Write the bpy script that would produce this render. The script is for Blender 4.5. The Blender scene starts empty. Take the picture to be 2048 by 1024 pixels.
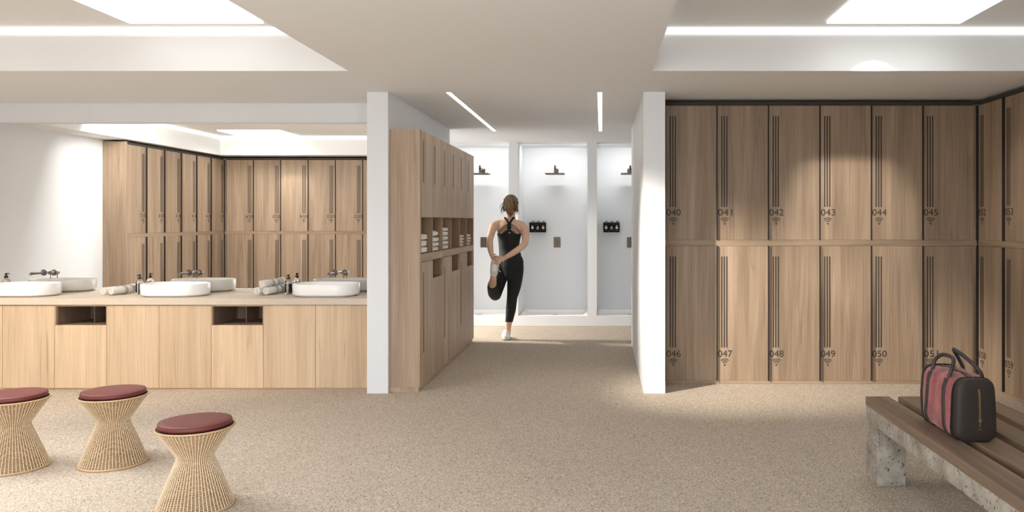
import bpy, bmesh, math, random
from mathutils import Vector, Matrix, noise
from mathutils.bvhtree import BVHTree
random.seed(7)
S = bpy.context.scene
C = S.collection
PI = math.pi
R = math.radians

# ------------------------------------------------------------------ camera, world, exposure
F = 1593.0; VX = 1204.0; VY = 442.0; H = 1.37            # focal length in px, vanishing point, eye height
cam = bpy.data.cameras.new('camera'); camo = bpy.data.objects.new('camera', cam); C.objects.link(camo)
camo.location = (0, 0, H); camo.rotation_euler = (PI/2, 0, 0)
cam.sensor_width = 36; cam.lens = 36*F/2048
cam.shift_x = -(VX-1024)/2048; cam.shift_y = -(512-VY)/2048
cam.clip_start = 0.05; cam.clip_end = 100
S.camera = camo
S.view_settings.view_transform = 'Standard'; S.view_settings.look = 'None'
S.view_settings.gamma = 1; S.view_settings.use_curve_mapping = False
S.view_settings.exposure = 0.42
S.cycles.max_bounces = 10; S.cycles.diffuse_bounces = 6
w = bpy.data.worlds.new('world'); S.world = w; w.use_nodes = True
w.node_tree.nodes['Background'].inputs[0].default_value = (0.90, 0.965, 1.04, 1)
w.node_tree.nodes['Background'].inputs[1].default_value = 4.0

def spot(name, loc, target, power, angle, blend, col=(1, .86, .68), radius=.08):
    l = bpy.data.lights.new(name, 'SPOT'); l.energy = power; l.spot_size = R(angle); l.spot_blend = blend
    l.color = col; l.shadow_soft_size = radius
    o = bpy.data.objects.new(name, l); C.objects.link(o); o.location = loc
    o.rotation_euler = (Vector(target)-Vector(loc)).to_track_quat('-Z', 'Y').to_euler()
    return o
def area(name, loc, target, power, sx, sy, col=(1, .96, .92), spread=180):
    l = bpy.data.lights.new(name, 'AREA'); l.energy = power; l.shape = 'RECTANGLE'; l.size = sx; l.size_y = sy
    l.color = col; l.spread = R(spread)
    o = bpy.data.objects.new(name, l); C.objects.link(o); o.location = loc
    o.rotation_euler = (Vector(target)-Vector(loc)).to_track_quat('-Z', 'Y').to_euler()
    return o
# added unseen spots imitate low sun on vanity, lockers, right wall end and passage
spot('vanity_added_sun', (-5.4, 4.35, 2.62), (-4.2, 6.55, .30), 196, 50, .7, (1, .90, .78), .10)
spot('locker_added_sun', (-2.42, 4.05, 2.64), (1.25, 6.6, .58), 1480, 33, 1., (1, .93, .82), .06)
spot('locker_patch_spot', (1.75, 4.80, 2.655), (2.08, 6.69, 1.42), 165, 33, .8, (1, .95, .85), .03)
spot('side_patch_spot', (2.35, 4.6, 2.655), (3.3, 6.0, 1.55), 50, 30, .8, (1, .95, .85), .03)
spot('far_patch_spot', (-4.95, 1.70, 2.64), (-4.85, 1.2, 1.55), 24, 50, .5, (1, .95, .85), .03)
spot('passage_added_sun', (-3.6, 9.45, 1.9), (-.3, 10.0, .2), 420, 50, .6, (1, .92, .82), .08)  # added spot imitating sun that falls along the passage
area('vanity_room_fill', (-4.8, 4.80, 2.62), (-4.9, 1.2, .3), 84, 1.6, .5, (1, .985, .96), 150)  # unseen fill added to brighten the opposite lockers and left wall
area('left_panel_fill', (-3.6, 4.20, 2.670), (-3.6, 4.30, 0), 28, 2.4, .5, (.97, .98, 1), 130)  # unseen fill beside the left panel, added to boost its light
area('far_left_panel_lamp', (-5.115, 1.945, 2.670), (-5.115, 1.945, 0), 18, .86, .74, (.95, .98, 1), 140)
area('right_panel_lamp', (1.9225, 4.8035, 2.670), (1.9225, 4.8035, 0), 4, .86, .88, (.95, .98, 1), 140)
area('passage_daylight_fill', (-4.2, 9.62, 1.3), (0, 9.62, 1.3), 34, 1.2, 2.0, (1, .985, .96), 170)  # unseen area light standing in for daylight from a passage window
for cx in (-1.664, -.640, .384):
    area('shower_lamp', (cx, 10.60, 2.385), (cx, 11.15, 1.6), 3.3, .8, .06, (1, .99, .97), 150)

# ------------------------------------------------------------------ materials
def srgb(c):
    return tuple(((v/255)/12.92 if v/255 <= .04045 else ((v/255+.055)/1.055)**2.4) for v in c) + (1,)
def nodes(name):
    m = bpy.data.materials.new(name); m.use_nodes = True
    nt = m.node_tree; b = nt.nodes['Principled BSDF']
    return m, nt, b
def N(nt, t, **kw):
    n = nt.nodes.new(t)
    for k, v in kw.items():
        if k in n.inputs: n.inputs[k].default_value = v
        else: setattr(n, k, v)
    return n
def plain(name, col, rough=.5, metal=0., bump=0., bscale=60, spec=.5, var=0.):
    m, nt, b = nodes(name)
    b.inputs['Base Color'].default_value = srgb(col); b.inputs['Roughness'].default_value = rough
    b.inputs['Metallic'].default_value = metal; b.inputs['Specular IOR Level'].default_value = spec
    tc = N(nt, 'ShaderNodeTexCoord')
    nz = N(nt, 'ShaderNodeTexNoise', Scale=bscale, Detail=4.0); nt.links.new(tc.outputs['Object'], nz.inputs['Vector'])
    if var:
        mx = N(nt, 'ShaderNodeMixRGB', blend_type='MIX')
        mx.inputs[1].default_value = srgb(tuple(v*(1-var) for v in col)); mx.inputs[2].default_value = srgb(tuple(min(255, v*(1+var)) for v in col))
        nt.links.new(nz.outputs['Fac'], mx.inputs[0]); nt.links.new(mx.outputs[0], b.inputs['Base Color'])
    if bump:
        bp = N(nt, 'ShaderNodeBump', Strength=bump, Distance=.004)
        nt.links.new(nz.outputs['Fac'], bp.inputs['Height']); nt.links.new(bp.outputs[0], b.inputs['Normal'])
    return m
def emit(name, col, strength):
    m, nt, b = nodes(name)
    b.inputs['Base Color'].default_value = (0.8, .8, .8, 1)
    b.inputs['Emission Color'].default_value = srgb(col); b.inputs['Emission Strength'].default_value = strength
    return m
def wood(name, dark, mid, light, axis='Z', rough=.5, spec=.3):
    m, nt, b = nodes(name)
    tc = N(nt, 'ShaderNodeTexCoord'); oi = N(nt, 'ShaderNodeObjectInfo')
    mul = N(nt, 'ShaderNodeMath', operation='MULTIPLY'); mul.inputs[1].default_value = 37.0
    nt.links.new(oi.outputs['Random'], mul.inputs[0])
    add = N(nt, 'ShaderNodeVectorMath', operation='ADD')
    nt.links.new(tc.outputs['Object'], add.inputs[0]); nt.links.new(mul.outputs[0], add.inputs[1])
    def mapped(across, along):
        mp = N(nt, 'ShaderNodeMapping')
        s = [across]*3; s['XYZ'.index(axis)] = along
        mp.inputs['Scale'].default_value = s
        nt.links.new(add.outputs[0], mp.inputs['Vector']); return mp
    m1 = mapped(9, .55); n1 = N(nt, 'ShaderNodeTexNoise', Scale=1.0, Detail=5.0, Roughness=.55, Distortion=.9); nt.links.new(m1.outputs[0], n1.inputs['Vector'])
    m2 = mapped(95, 1.6); n2 = N(nt, 'ShaderNodeTexNoise', Scale=1.0, Detail=4.0, Roughness=.7); nt.links.new(m2.outputs[0], n2.inputs['Vector'])
    m3 = mapped(26, 1.1); n3 = N(nt, 'ShaderNodeTexNoise', Scale=1.0, Detail=3.0, Distortion=1.6); nt.links.new(m3.outputs[0], n3.inputs['Vector'])
    mA = N(nt, 'ShaderNodeMixRGB', blend_type='MIX'); mA.inputs[0].default_value = .42
    nt.links.new(n1.outputs['Fac'], mA.inputs[1]); nt.links.new(n2.outputs['Fac'], mA.inputs[2])
    cr = N(nt, 'ShaderNodeValToRGB')
    e = cr.color_ramp.elements; e[0].position = .35; e[0].color = srgb(dark); e[1].position = .645; e[1].color = srgb(light)
    em = e.new(.5); em.color = srgb(mid)
    nt.links.new(mA.outputs[0], cr.inputs[0])
    # darker short flecks and veins in the grain
    c3 = N(nt, 'ShaderNodeValToRGB'); c3.color_ramp.elements[0].position = .64; c3.color_ramp.elements[1].position = .76
    c3.color_ramp.elements[0].color = (0, 0, 0, 1); c3.color_ramp.elements[1].color = (.55, .55, .55, 1)
    nt.links.new(n3.outputs['Fac'], c3.inputs[0])
    mB = N(nt, 'ShaderNodeMixRGB', blend_type='MIX'); mB.inputs[2].default_value = srgb(tuple(v*.8 for v in dark))
    nt.links.new(c3.outputs[0], mB.inputs[0]); nt.links.new(cr.outputs[0], mB.inputs[1])
    # each board a touch lighter or darker
    hv = N(nt, 'ShaderNodeHueSaturation'); mr = N(nt, 'ShaderNodeMapRange'); mr.inputs[3].default_value = .92; mr.inputs[4].default_value = 1.07
    nt.links.new(oi.outputs['Random'], mr.inputs[0]); nt.links.new(mr.outputs[0], hv.inputs['Value']); nt.links.new(mB.outputs[0], hv.inputs['Color'])
    nt.links.new(hv.outputs[0], b.inputs['Base Color'])
    b.inputs['Roughness'].default_value = rough; b.inputs['Specular IOR Level'].default_value = spec
    bp = N(nt, 'ShaderNodeBump', Strength=.12, Distance=.002); nt.links.new(n2.outputs['Fac'], bp.inputs['Height']); nt.links.new(bp.outputs[0], b.inputs['Normal'])
    return m
def floor_mat():
    m, nt, b = nodes('granular_floor')
    tc = N(nt, 'ShaderNodeTexCoord')
    v = N(nt, 'ShaderNodeTexVoronoi', Scale=210.0); nt.links.new(tc.outputs['Object'], v.inputs['Vector'])
    cr = N(nt, 'ShaderNodeValToRGB'); cr.color_ramp.interpolation = 'CONSTANT'
    sep = N(nt, 'ShaderNodeSeparateColor'); nt.links.new(v.outputs['Color'], sep.inputs[0]); nt.links.new(sep.outputs[0], cr.inputs[0])
    cols = [(0, (122, 109, 97)), (.07, (166, 152, 136)), (.28, (183, 169, 152)), (.58, (193, 179, 162)), (.82, (205, 192, 176)), (.95, (228, 217, 203))]
    e = cr.color_ramp.elements; e[0].color = srgb(cols[0][1]); e[1].position = cols[1][0]; e[1].color = srgb(cols[1][1])
    for p, c in cols[2:]: k = e.new(p); k.color = srgb(c)
    n = N(nt, 'ShaderNodeTexNoise', Scale=1.3, Detail=3.0); nt.links.new(tc.outputs['Object'], n.inputs['Vector'])
    mr = N(nt, 'ShaderNodeMapRange'); mr.inputs[3].default_value = .93; mr.inputs[4].default_value = 1.06
    nt.links.new(n.outputs['Fac'], mr.inputs[0])
    hv = N(nt, 'ShaderNodeHueSaturation'); nt.links.new(mr.outputs[0], hv.inputs['Value']); nt.links.new(cr.outputs[0], hv.inputs['Color'])
    nt.links.new(hv.outputs[0], b.inputs['Base Color'])
    b.inputs['Roughness'].default_value = .85; b.inputs['Specular IOR Level'].default_value = .2
    bp = N(nt, 'ShaderNodeBump', Strength=.35, Distance=.003); nt.links.new(v.outputs['Distance'], bp.inputs['Height']); nt.links.new(bp.outputs[0], b.inputs['Normal'])
    return m
def concrete_mat():
    m, nt, b = nodes('pitted_concrete')
    tc = N(nt, 'ShaderNodeTexCoord')
    n = N(nt, 'ShaderNodeTexNoise', Scale=9.0, Detail=8.0, Roughness=.65); nt.links.new(tc.outputs['Object'], n.inputs['Vector'])
    cr = N(nt, 'ShaderNodeValToRGB'); e = cr.color_ramp.elements; e[0].position = .3; e[0].color = srgb((122, 114, 102)); e[1].position = .7; e[1].color = srgb((182, 173, 159))
    nt.links.new(n.outputs['Fac'], cr.inputs[0])
    p = N(nt, 'ShaderNodeTexNoise', Scale=58.0, Detail=3.0, Roughness=.5); nt.links.new(tc.outputs['Object'], p.inputs['Vector'])
    c2 = N(nt, 'ShaderNodeValToRGB'); c2.color_ramp.elements[0].position = .63; c2.color_ramp.elements[1].position = .66
    c2.color_ramp.elements[0].color = (0, 0, 0, 1); c2.color_ramp.elements[1].color = (1, 1, 1, 1); nt.links.new(p.outputs['Fac'], c2.inputs[0])
    mx = N(nt, 'ShaderNodeMixRGB'); mx.inputs[2].default_value = srgb((84, 72, 60)); nt.links.new(c2.outputs[0], mx.inputs[0]); nt.links.new(cr.outputs[0], mx.inputs[1])
    nt.links.new(mx.outputs[0], b.inputs['Base Color']); b.inputs['Roughness'].default_value = .9
    bp = N(nt, 'ShaderNodeBump', Strength=.6, Distance=.004); bp.invert = True; nt.links.new(c2.outputs[0], bp.inputs['Height']); nt.links.new(bp.outputs[0], b.inputs['Normal'])
    return m
def glass_mat():
    m, nt, b = nodes('clear_glass')
    b.inputs['Base Color'].default_value = (1, 1, 1, 1); b.inputs['Roughness'].default_value = .02
    b.inputs['Transmission Weight'].default_value = 1; b.inputs['IOR'].default_value = 1.3
    return m
def hair_mat():
    m, nt, b = nodes('brown_hair')
    tc = N(nt, 'ShaderNodeTexCoord'); mp = N(nt, 'ShaderNodeMapping'); mp.inputs['Scale'].default_value = (160, 160, 9)
    nt.links.new(tc.outputs['Object'], mp.inputs['Vector'])
    n = N(nt, 'ShaderNodeTexNoise', Scale=1.0, Detail=3.0); nt.links.new(mp.outputs[0], n.inputs['Vector'])
    cr = N(nt, 'ShaderNodeValToRGB'); e = cr.color_ramp.elements; e[0].position = .35; e[0].color = srgb((62, 44, 32)); e[1].position = .68; e[1].color = srgb((172, 136, 98))
    nt.links.new(n.outputs['Fac'], cr.inputs[0]); nt.links.new(cr.outputs[0], b.inputs['Base Color']); b.inputs['Roughness'].default_value = .5
    return m
def suede_mat():
    m, nt, b = nodes('red_suede')
    tc = N(nt, 'ShaderNodeTexCoord')
    n = N(nt, 'ShaderNodeTexNoise', Scale=11.0, Detail=7.0, Roughness=.7); nt.links.new(tc.outputs['Object'], n.inputs['Vector'])
    cr = N(nt, 'ShaderNodeValToRGB'); e = cr.color_ramp.elements; e[0].position = .3; e[0].color = srgb((110, 44, 43)); e[1].position = .72; e[1].color = srgb((186, 92, 87))
    nt.links.new(n.outputs['Fac'], cr.inputs[0]); nt.links.new(cr.outputs[0], b.inputs['Base Color'])
    b.inputs['Roughness'].default_value = .95; b.inputs['Sheen Weight'].default_value = .3
    n2 = N(nt, 'ShaderNodeTexNoise', Scale=300.0, Detail=2.0); nt.links.new(tc.outputs['Object'], n2.inputs['Vector'])
    bp = N(nt, 'ShaderNodeBump', Strength=.4, Distance=.002); nt.links.new(n2.outputs['Fac'], bp.inputs['Height']); nt.links.new(bp.outputs[0], b.inputs['Normal'])
    return m

M = {}
M['paint'] = plain('white_wall_paint', (228, 230, 232), .8, bump=.05, bscale=40)
M['ceiling'] = plain('ceiling_paint', (229, 230, 230), .85, bump=.04, bscale=30)
M['floor'] = floor_mat()
M['oak'] = wood('oak_vertical', (150, 130, 110), (172, 150, 128), (190, 168, 145), 'Z')
M['oakx'] = wood('oak_along_x', (150, 130, 110), (172, 150, 128), (190, 168, 145), 'X')
M['oaky'] = wood('oak_along_y', (150, 130, 110), (172, 150, 128), (190, 168, 145), 'Y')
M['bench'] = wood('bench_timber', (104, 86, 71), (126, 106, 88), (146, 124, 104), 'Y')
M['lockoak'] = wood('locker_oak', (128, 108, 90), (150, 129, 108), (169, 147, 125), 'Z')
M['lockoakx'] = wood('locker_oak_along_x', (128, 108, 90), (150, 129, 108), (169, 147, 125), 'X')
M['lockoaky'] = wood('locker_oak_along_y', (128, 108, 90), (150, 129, 108), (169, 147, 125), 'Y')
M['vanoak'] = wood('pale_oak_vertical', (186, 160, 131), (206, 180, 149), (220, 196, 166), 'Z')
M['vanoakx'] = wood('pale_oak_along_x', (186, 160, 131), (200, 174, 143), (214, 190, 160), 'X')
M['carcass'] = plain('dark_interior_board', (70, 54, 42), .7)
M['cubby'] = wood('cubby_oak', (128, 104, 83), (146, 120, 97), (162, 136, 111), 'Z')
M['inner'] = wood('brown_inner_board', (124, 102, 86), (138, 114, 96), (150, 125, 106), 'Z')
M['dark'] = plain('dark_bronze_metal', (44, 38, 34), .5, metal=.3)
M['ink'] = plain('dark_print', (52, 44, 39), .7)
M['groove'] = plain('routed_groove', (120, 96, 76), .8)
M['counter'] = plain('beige_stone_counter', (205, 190, 172), .45, bump=.03, bscale=25, var=.03)
M['ceramic'] = plain('white_ceramic', (249, 247, 244), .25)
M['mirror'] = plain('mirror_silver', (238, 238, 236), .0, metal=1.)
M['steel'] = plain('brushed_steel', (122, 114, 108), .3, metal=1.)
M['bronze'] = plain('brushed_bronze', (98, 88, 78), .35, metal=.8)
M['gap'] = plain('dark_shadow_gap_board', (62, 55, 49), .8)
M['panel'] = emit('ceiling_panel_glow', (255, 252, 247), 1.0)
M['panelr'] = emit('right_ceiling_panel_glow', (255, 252, 247), 1.0)
M['strip'] = emit('strip_glow', (255, 252, 247), .9)
M['slot'] = emit('linear_lamp_glow', (255, 252, 246), 6.0)
M['towel'] = plain('white_terry_towel', (240, 236, 229), .95, bump=.8, bscale=220)
M['towelband'] = plain('grey_towel_stripe', (176, 166, 154), .95, bump=.6, bscale=220)
M['glass'] = glass_mat()
M['liquid'] = plain('dark_soap', (28, 24, 22), .25)
M['pump'] = plain('black_pump', (46, 42, 40), .4)
M['label'] = plain('white_print_and_highlight', (214, 208, 198), .7)  # print colour, also used for the painted highlight on the soap bottles
M['rattan'] = plain('rattan_cane', (190, 158, 120), .55, bump=.3, bscale=120, var=.12)
M['rod'] = plain('pale_cane_rod', (224, 202, 170), .4, bump=.1, bscale=80, var=.05)
M['leather'] = plain('oxblood_leather', (104, 46, 41), .55, bump=.12, bscale=240, var=.05)
M['concrete'] = concrete_mat()
M['suede'] = suede_mat()
M['bagleather'] = plain('dark_brown_leather', (44, 35, 30), .6, bump=.15, bscale=160, var=.1)
M['strap'] = plain('black_leather_strap', (52, 46, 43), .55, bump=.2, bscale=120)
M['brass'] = plain('brass', (170, 142, 98), .4, metal=.9)
M['skin'] = plain('skin', (222, 182, 154), .5, var=.04, bscale=12)
M['black'] = plain('black_stretch_fabric', (20, 20, 21), .75, bump=.1, bscale=200)
M['hair'] = hair_mat()
M['shoe'] = plain('white_trainer_mesh', (246, 244, 241), .7, bump=.3, bscale=160)
M['sole'] = plain('white_rubber', (222, 220, 215), .5)
M['soledark'] = plain('dark_rubber', (40, 40, 42), .7)
M['eye'] = plain('eye_white', (230, 225, 220), .2)

# ------------------------------------------------------------------ helpers
def box(bm, x0, x1, y0, y1, z0, z1, bev=0):
    t = bmesh.new(); bmesh.ops.create_cube(t, size=1)
    for v in t.verts:
        v.co = Vector((x0+(v.co.x+.5)*(x1-x0), y0+(v.co.y+.5)*(y1-y0), z0+(v.co.z+.5)*(z1-z0)))
    if bev: bmesh.ops.bevel(t, geom=t.edges[:], offset=bev, segments=2, affect='EDGES', profile=.5)
    merge(bm, t)
def merge(bm, t):
    me = bpy.data.meshes.new('tmp'); t.to_mesh(me); t.free(); bm.from_mesh(me); bpy.data.meshes.remove(me)
def prism(bm, pts, z0, z1, bev=0):          # closed outline (x, y) extruded in z
    t = bmesh.new(); n = len(pts)
    a = [t.verts.new((p[0], p[1], z0)) for p in pts]; b = [t.verts.new((p[0], p[1], z1)) for p in pts]
    t.faces.new(list(reversed(a))); t.faces.new(b)
    for i in range(n): t.faces.new((a[i], a[(i+1) % n], b[(i+1) % n], b[i]))
    merge(bm, t)
def lathe(bm, prof, seg=32, c=(0, 0, 0), cap=True):     # prof: (r, z)
    t = bmesh.new(); rings = []
    for r, z in prof:
        rings.append([t.verts.new((c[0]+r*math.cos(2*PI*i/seg), c[1]+r*math.sin(2*PI*i/seg), c[2]+z)) for i in range(seg)])
    for a, b in zip(rings, rings[1:]):
        for i in range(seg): t.faces.new((a[i], a[(i+1) % seg], b[(i+1) % seg], b[i]))
    if cap: t.faces.new(list(reversed(rings[0]))); t.faces.new(rings[-1])
    merge(bm, t)
def loft(bm, rings, closed=True, cap=True):
    t = bmesh.new(); vs = [[t.verts.new(p) for p in r] for r in rings]; n = len(vs[0])
    for a, b in zip(vs, vs[1:]):
        for i in range(n if closed else n-1): t.faces.new((a[i], a[(i+1) % n], b[(i+1) % n], b[i]))
    if cap and closed:
        t.faces.new(list(reversed(vs[0]))); t.faces.new(vs[-1])
    merge(bm, t)
def cat(P, t):                                          # Catmull-Rom through the list P (tuples) at parameter t
    i = min(int(t), len(P)-2); u = t-i
    p0 = P[max(i-1, 0)]; p1 = P[i]; p2 = P[i+1]; p3 = P[min(i+2, len(P)-1)]
    return [.5*((2*b)+(-a+c)*u+(2*a-5*b+4*c-d)*u*u+(-a+3*b-3*c+d)*u**3) for a, b, c, d in zip(p0, p1, p2, p3)]
def tube(bm, pts, rads, seg=12, sub=4, ref=None, dome=True):
    """smooth tapered tube; rads: r or (r_side, r_ref) where ref is the direction the second radius points in"""
    rads = [(r, r) if not isinstance(r, (tuple, list)) else tuple(r) for r in rads]
    P = [tuple(p)+r for p, r in zip(pts, rads)]
    n = (len(P)-1)*sub
    Q = [cat(P, k*(len(P)-1)/n) for k in range(n+1)]
    pos = [Vector(q[:3]) for q in Q]; rr = [(max(q[3], .0005), max(q[4], .0005)) for q in Q]
    tan = []
    for i in range(len(pos)):
        d = pos[min(i+1, len(pos)-1)]-pos[max(i-1, 0)]
        tan.append(d.normalized() if d.length > 1e-9 else Vector((0, 0, 1)))
    rings = []; prev = None
    def ring(c, tn, ra, rb):
        nonlocal prev
        if ref is not None:
            b = Vector(ref)-tn*Vector(ref).dot(tn)
        elif prev is None:
            b = Vector((0, 0, 1)) if abs(tn.z) < .9 else Vector((0, 1, 0)); b = b-tn*b.dot(tn)
        else: b = prev-tn*prev.dot(tn)
        b.normalize(); prev = b; a = b.cross(tn)
        return [c+a*(ra*math.cos(2*PI*k/seg))+b*(rb*math.sin(2*PI*k/seg)) for k in range(seg)]
    if dome:
        for s in (.97, .8, .45):
            m_ = min(rr[0]); rings.append(ring(pos[0]-tan[0]*m_*s, tan[0], rr[0][0]*math.sqrt(1-s*s), rr[0][1]*math.sqrt(1-s*s)))
    for p, tn, r in zip(pos, tan, rr): rings.append(ring(p, tn, r[0], r[1]))
    if dome:
        for s in (.45, .8, .97):
            m_ = min(rr[-1]); rings.append(ring(pos[-1]+tan[-1]*m_*s, tan[-1], rr[-1][0]*math.sqrt(1-s*s), rr[-1][1]*math.sqrt(1-s*s)))
    loft(bm, rings)
def ellipsoid(bm, c, r, u=20, v=14):
    t = bmesh.new(); bmesh.ops.create_uvsphere(t, u_segments=u, v_segments=v, radius=1)
    for k in t.verts: k.co = Vector((c[0]+k.co.x*r[0], c[1]+k.co.y*r[1], c[2]+k.co.z*r[2]))
    merge(bm, t)
def obj(name, bm, mat, parent=None, smooth=False, loc=None):
    me = bpy.data.meshes.new(name); bmesh.ops.recalc_face_normals(bm, faces=bm.faces[:]); bm.to_mesh(me); bm.free()
    me.materials.append(M[mat] if isinstance(mat, str) else mat)
    if smooth:
        for p in me.polygons: p.use_smooth = True
        if smooth != 'all':
            me.set_sharp_from_angle(angle=R(40))
    o = bpy.data.objects.new(name, me); C.objects.link(o)
    if parent: o.parent = parent
    if loc: o.location = loc
    return o
def one(name, mat, parent=None, smooth=False, **kw):
    bm = bmesh.new(); box(bm, *kw['b'], bev=kw.get('bev', 0)); return obj(name, bm, mat, parent, smooth)
def tag(o, label, cat_, group=None):
    o['label'] = label; o['category'] = cat_
    if group: o['group'] = group
    return o
def thing(name, label, cat_, loc=(0, 0, 0), rotz=0, group=None):
    o = bpy.data.objects.new(name, None); C.objects.link(o); o.empty_display_size = .1
    o.location = loc; o.rotation_euler = (0, 0, rotz)
    return tag(o, label, cat_, group)
def struct(name, bm, mat, label=None):
    o = obj(name, bm, mat); o['kind'] = 'structure'
    if label: o['label'] = label
    return o
def copy_tree(o, parent=None):
    c = o.copy(); C.objects.link(c); c.parent = parent
    for ch in list(o.children): copy_tree(ch, c)
    return c
_txt = {}
def text_mesh(s, height):
    if s in _txt: return _txt[s]
    cu = bpy.data.curves.new('t', 'FONT'); cu.body = s; cu.size = height/.70; cu.extrude = .0006; cu.resolution_u = 4
    to = bpy.data.objects.new('t', cu); C.objects.link(to); bpy.context.view_layer.update()
    me = bpy.data.meshes.new_from_object(to.evaluated_get(bpy.context.evaluated_depsgraph_get()))
    bpy.data.objects.remove(to); bpy.data.curves.remove(cu)
    wd = max(v.co.x for v in me.vertices)-min(v.co.x for v in me.vertices); mn = min(v.co.x for v in me.vertices)
    for v in me.vertices: v.co.x -= mn
    me['w'] = wd; me.materials.clear(); me.materials.append(M['ink']); _txt[s] = me
    return me

# ------------------------------------------------------------------ room shell
ZC = 2.395; ZU = 2.69                                       # soffit and raised ceiling
YW = 6.33; YB = 8.897; YS = 10.37; YSB = 11.145             # wall ends, wall backs, shower front, shower back
XL = -6.284; YM = 6.925                                     # left wall, mirror plane
bm = bmesh.new(); box(bm, -9, 6, -5, 10.6, -.1, 0); struct('floor', bm, 'floor')
bm = bmesh.new()
RX0, RX1, RX2, RX3, RY0, RY1 = -5.93, -1.733, .345, 3.09, 1.48, 5.439
box(bm, -6.5, RX0, .6, RY1, ZC, ZU+.1); box(bm, RX1, RX2, RY0, RY1, ZC, ZU+.1); box(bm, RX3, 3.8, .6, RY1, ZC, ZU+.1)
box(bm, -6.5, 3.8, RY1, 11.4, ZC, ZU+.1); box(bm, RX0, RX3, .6, RY0, ZC, ZU+.1)
box(bm, RX0, RX1, RY0, RY1, ZU, ZU+.1); box(bm, RX2, RX3, RY0, RY1, ZU, ZU+.1)
struct('ceiling', bm, 'ceiling')
bm = bmesh.new(); box(bm, -6.5, XL, .6, 7.2, 0, ZC); struct('wall_left', bm, 'paint')
bm = bmesh.new(); box(bm, 3.45, 3.7, .6, 7.2, 0, ZC); struct('wall_right', bm, 'paint')
bm = bmesh.new(); box(bm, -1.868, -1.7007, YW, YB, 0, ZC); struct('wall_passage_left', bm, 'paint', 'white wall end beside the vanity')
bm = bmesh.new(); box(bm, .3298, .5019, YW, YB, 0, ZC); struct('wall_passage_right', bm, 'paint', 'white wall end beside the lockers')
bm = bmesh.new(); box(bm, XL, -1.868, YM+.012, 7.2, 0, ZC); struct('wall_mirror', bm, 'paint')
bm = bmesh.new(); box(bm, .5019, 3.45, 6.99, 7.2, 0, ZC); struct('wall_lockers', bm, 'paint')
bm = bmesh.new(); box(bm, -6.5, -3.20, .6, .9, 0, ZC); struct('wall_near', bm, 'paint')
bm = bmesh.new(); box(bm, -6.5, -1.868, YB-.2, YB, 0, ZC); struct('wall_passage_back', bm, 'paint')
bm = bmesh.new(); box(bm, .5019, 3.7, YB-.2, YB, 0, ZC); struct('wall_passage_front', bm, 'paint')
bm = bmesh.new(); box(bm, .9, 3.7, .6, .9, 0, ZC); struct('wall_right_light_block', bm, 'paint')  # unseen wall added to keep light off the right lockers
bm = bmesh.new(); box(bm, -4.45, -4.3, YB, YS, 0, ZC); struct('wall_passage_end_left', bm, 'paint')
bm = bmesh.new(); box(bm, 2.9, 3.05, YB, YS, 0, ZC); struct('wall_passage_end_right', bm, 'paint')
# shower row: back wall, dividers, curb
bm = bmesh.new(); box(bm, -4.45, 3.05, YSB, YSB+.15, 0, ZC); struct('wall_shower_back', bm, 'paint')
PITCH = 1.0255
for i, k in enumerate((-2, -1, 0, 1, 2)):
    x = -.189+k*PITCH
    bm = bmesh.new(); box(bm, x, x+.122, YS, YSB, .137 if 1 else 0, ZC); struct('wall_shower_divider_%d' % (i+1), bm, 'paint')
bm = bmesh.new(); box(bm, -4.3, -2.24, YS, YSB, .137, ZC); struct('wall_shower_left', bm, 'paint')
bm = bmesh.new(); box(bm, 1.99, 2.9, YS, YSB, .137, ZC); struct('wall_shower_right', bm, 'paint')
bm = bmesh.new(); box(bm, -4.3, 2.9, YS, YS+.07, 0, .137, .004); struct('trim_1', bm, 'paint', 'white kerb along the showers')
bm = bmesh.new(); box(bm, -4.3, 2.9, YS+.07, YSB, 0, .085); struct('trim_2', bm, 'paint', 'raised base under the shower trays')
# ceiling panels and cove strips
def ceiling_panel(x0, x1, y0, y1, label):
    t = thing('ceiling_panel_light', label, 'ceiling light', ((x0+x1)/2, (y0+y1)/2, ZU-.018))
    a, b = (x1-x0)/2, (y1-y0)/2
    one('diffuser', 'panel' if x0 < 0 else 'panelr', t, b=(-a, a, -b, b, 0, .014)); one('frame', 'paint', t, b=(-a+.01, a-.01, -b+.01, b-.01, .014, .018))
ceiling_panel(-3.115, -2.234, 4.35, 5.257, 'square glowing ceiling panel over the stools and vanity')
ceiling_panel(1.482, 2.363, 4.35, 5.257, 'square glowing ceiling panel over the right lockers and bench')
ceiling_panel(-5.57, -4.66, 1.56, 2.33, 'glowing ceiling panel seen only in the vanity mirror')
def cove(x0, x1, y0, y1, label):
    bm = bmesh.new(); d = .012; z0, z1 = 2.644, 2.6885
    box(bm, x0, x1, y1-d, y1, z0, z1); box(bm, x0, x1, y0, y0+d, z0, z1)
    box(bm, x0, x0+d, y0+d, y1-d, z0, z1); box(bm, x1-d, x1, y0+d, y1-d, z0, z1)
    tag(obj('cove_light', bm, 'strip'), label, 'strip light')
cove(RX0, RX1, RY0, RY1, 'white light strip round the raised ceiling over the vanity side')
cove(RX2, RX3, RY0, RY1, 'white light strip round the raised ceiling over the locker side')
for x0, x1, lab in ((-1.241, -1.203, 'long ceiling slot light nearer the tall oak cabinets'), (-.037, .001, 'long ceiling slot light nearer the right wall end')):
    t = thing('linear_ceiling_light', lab, 'ceiling light', ((x0+x1)/2, 7.7, ZC-.003))
    hw = (x1-x0)/2
    one('diffuser', 'slot', t, b=(-hw+.002, hw-.002, -1.36, 1.36, -.0005, .003)); one('frame', 'paint', t, b=(-hw, hw, -1.365, 1.365, .0005, .0032))

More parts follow.
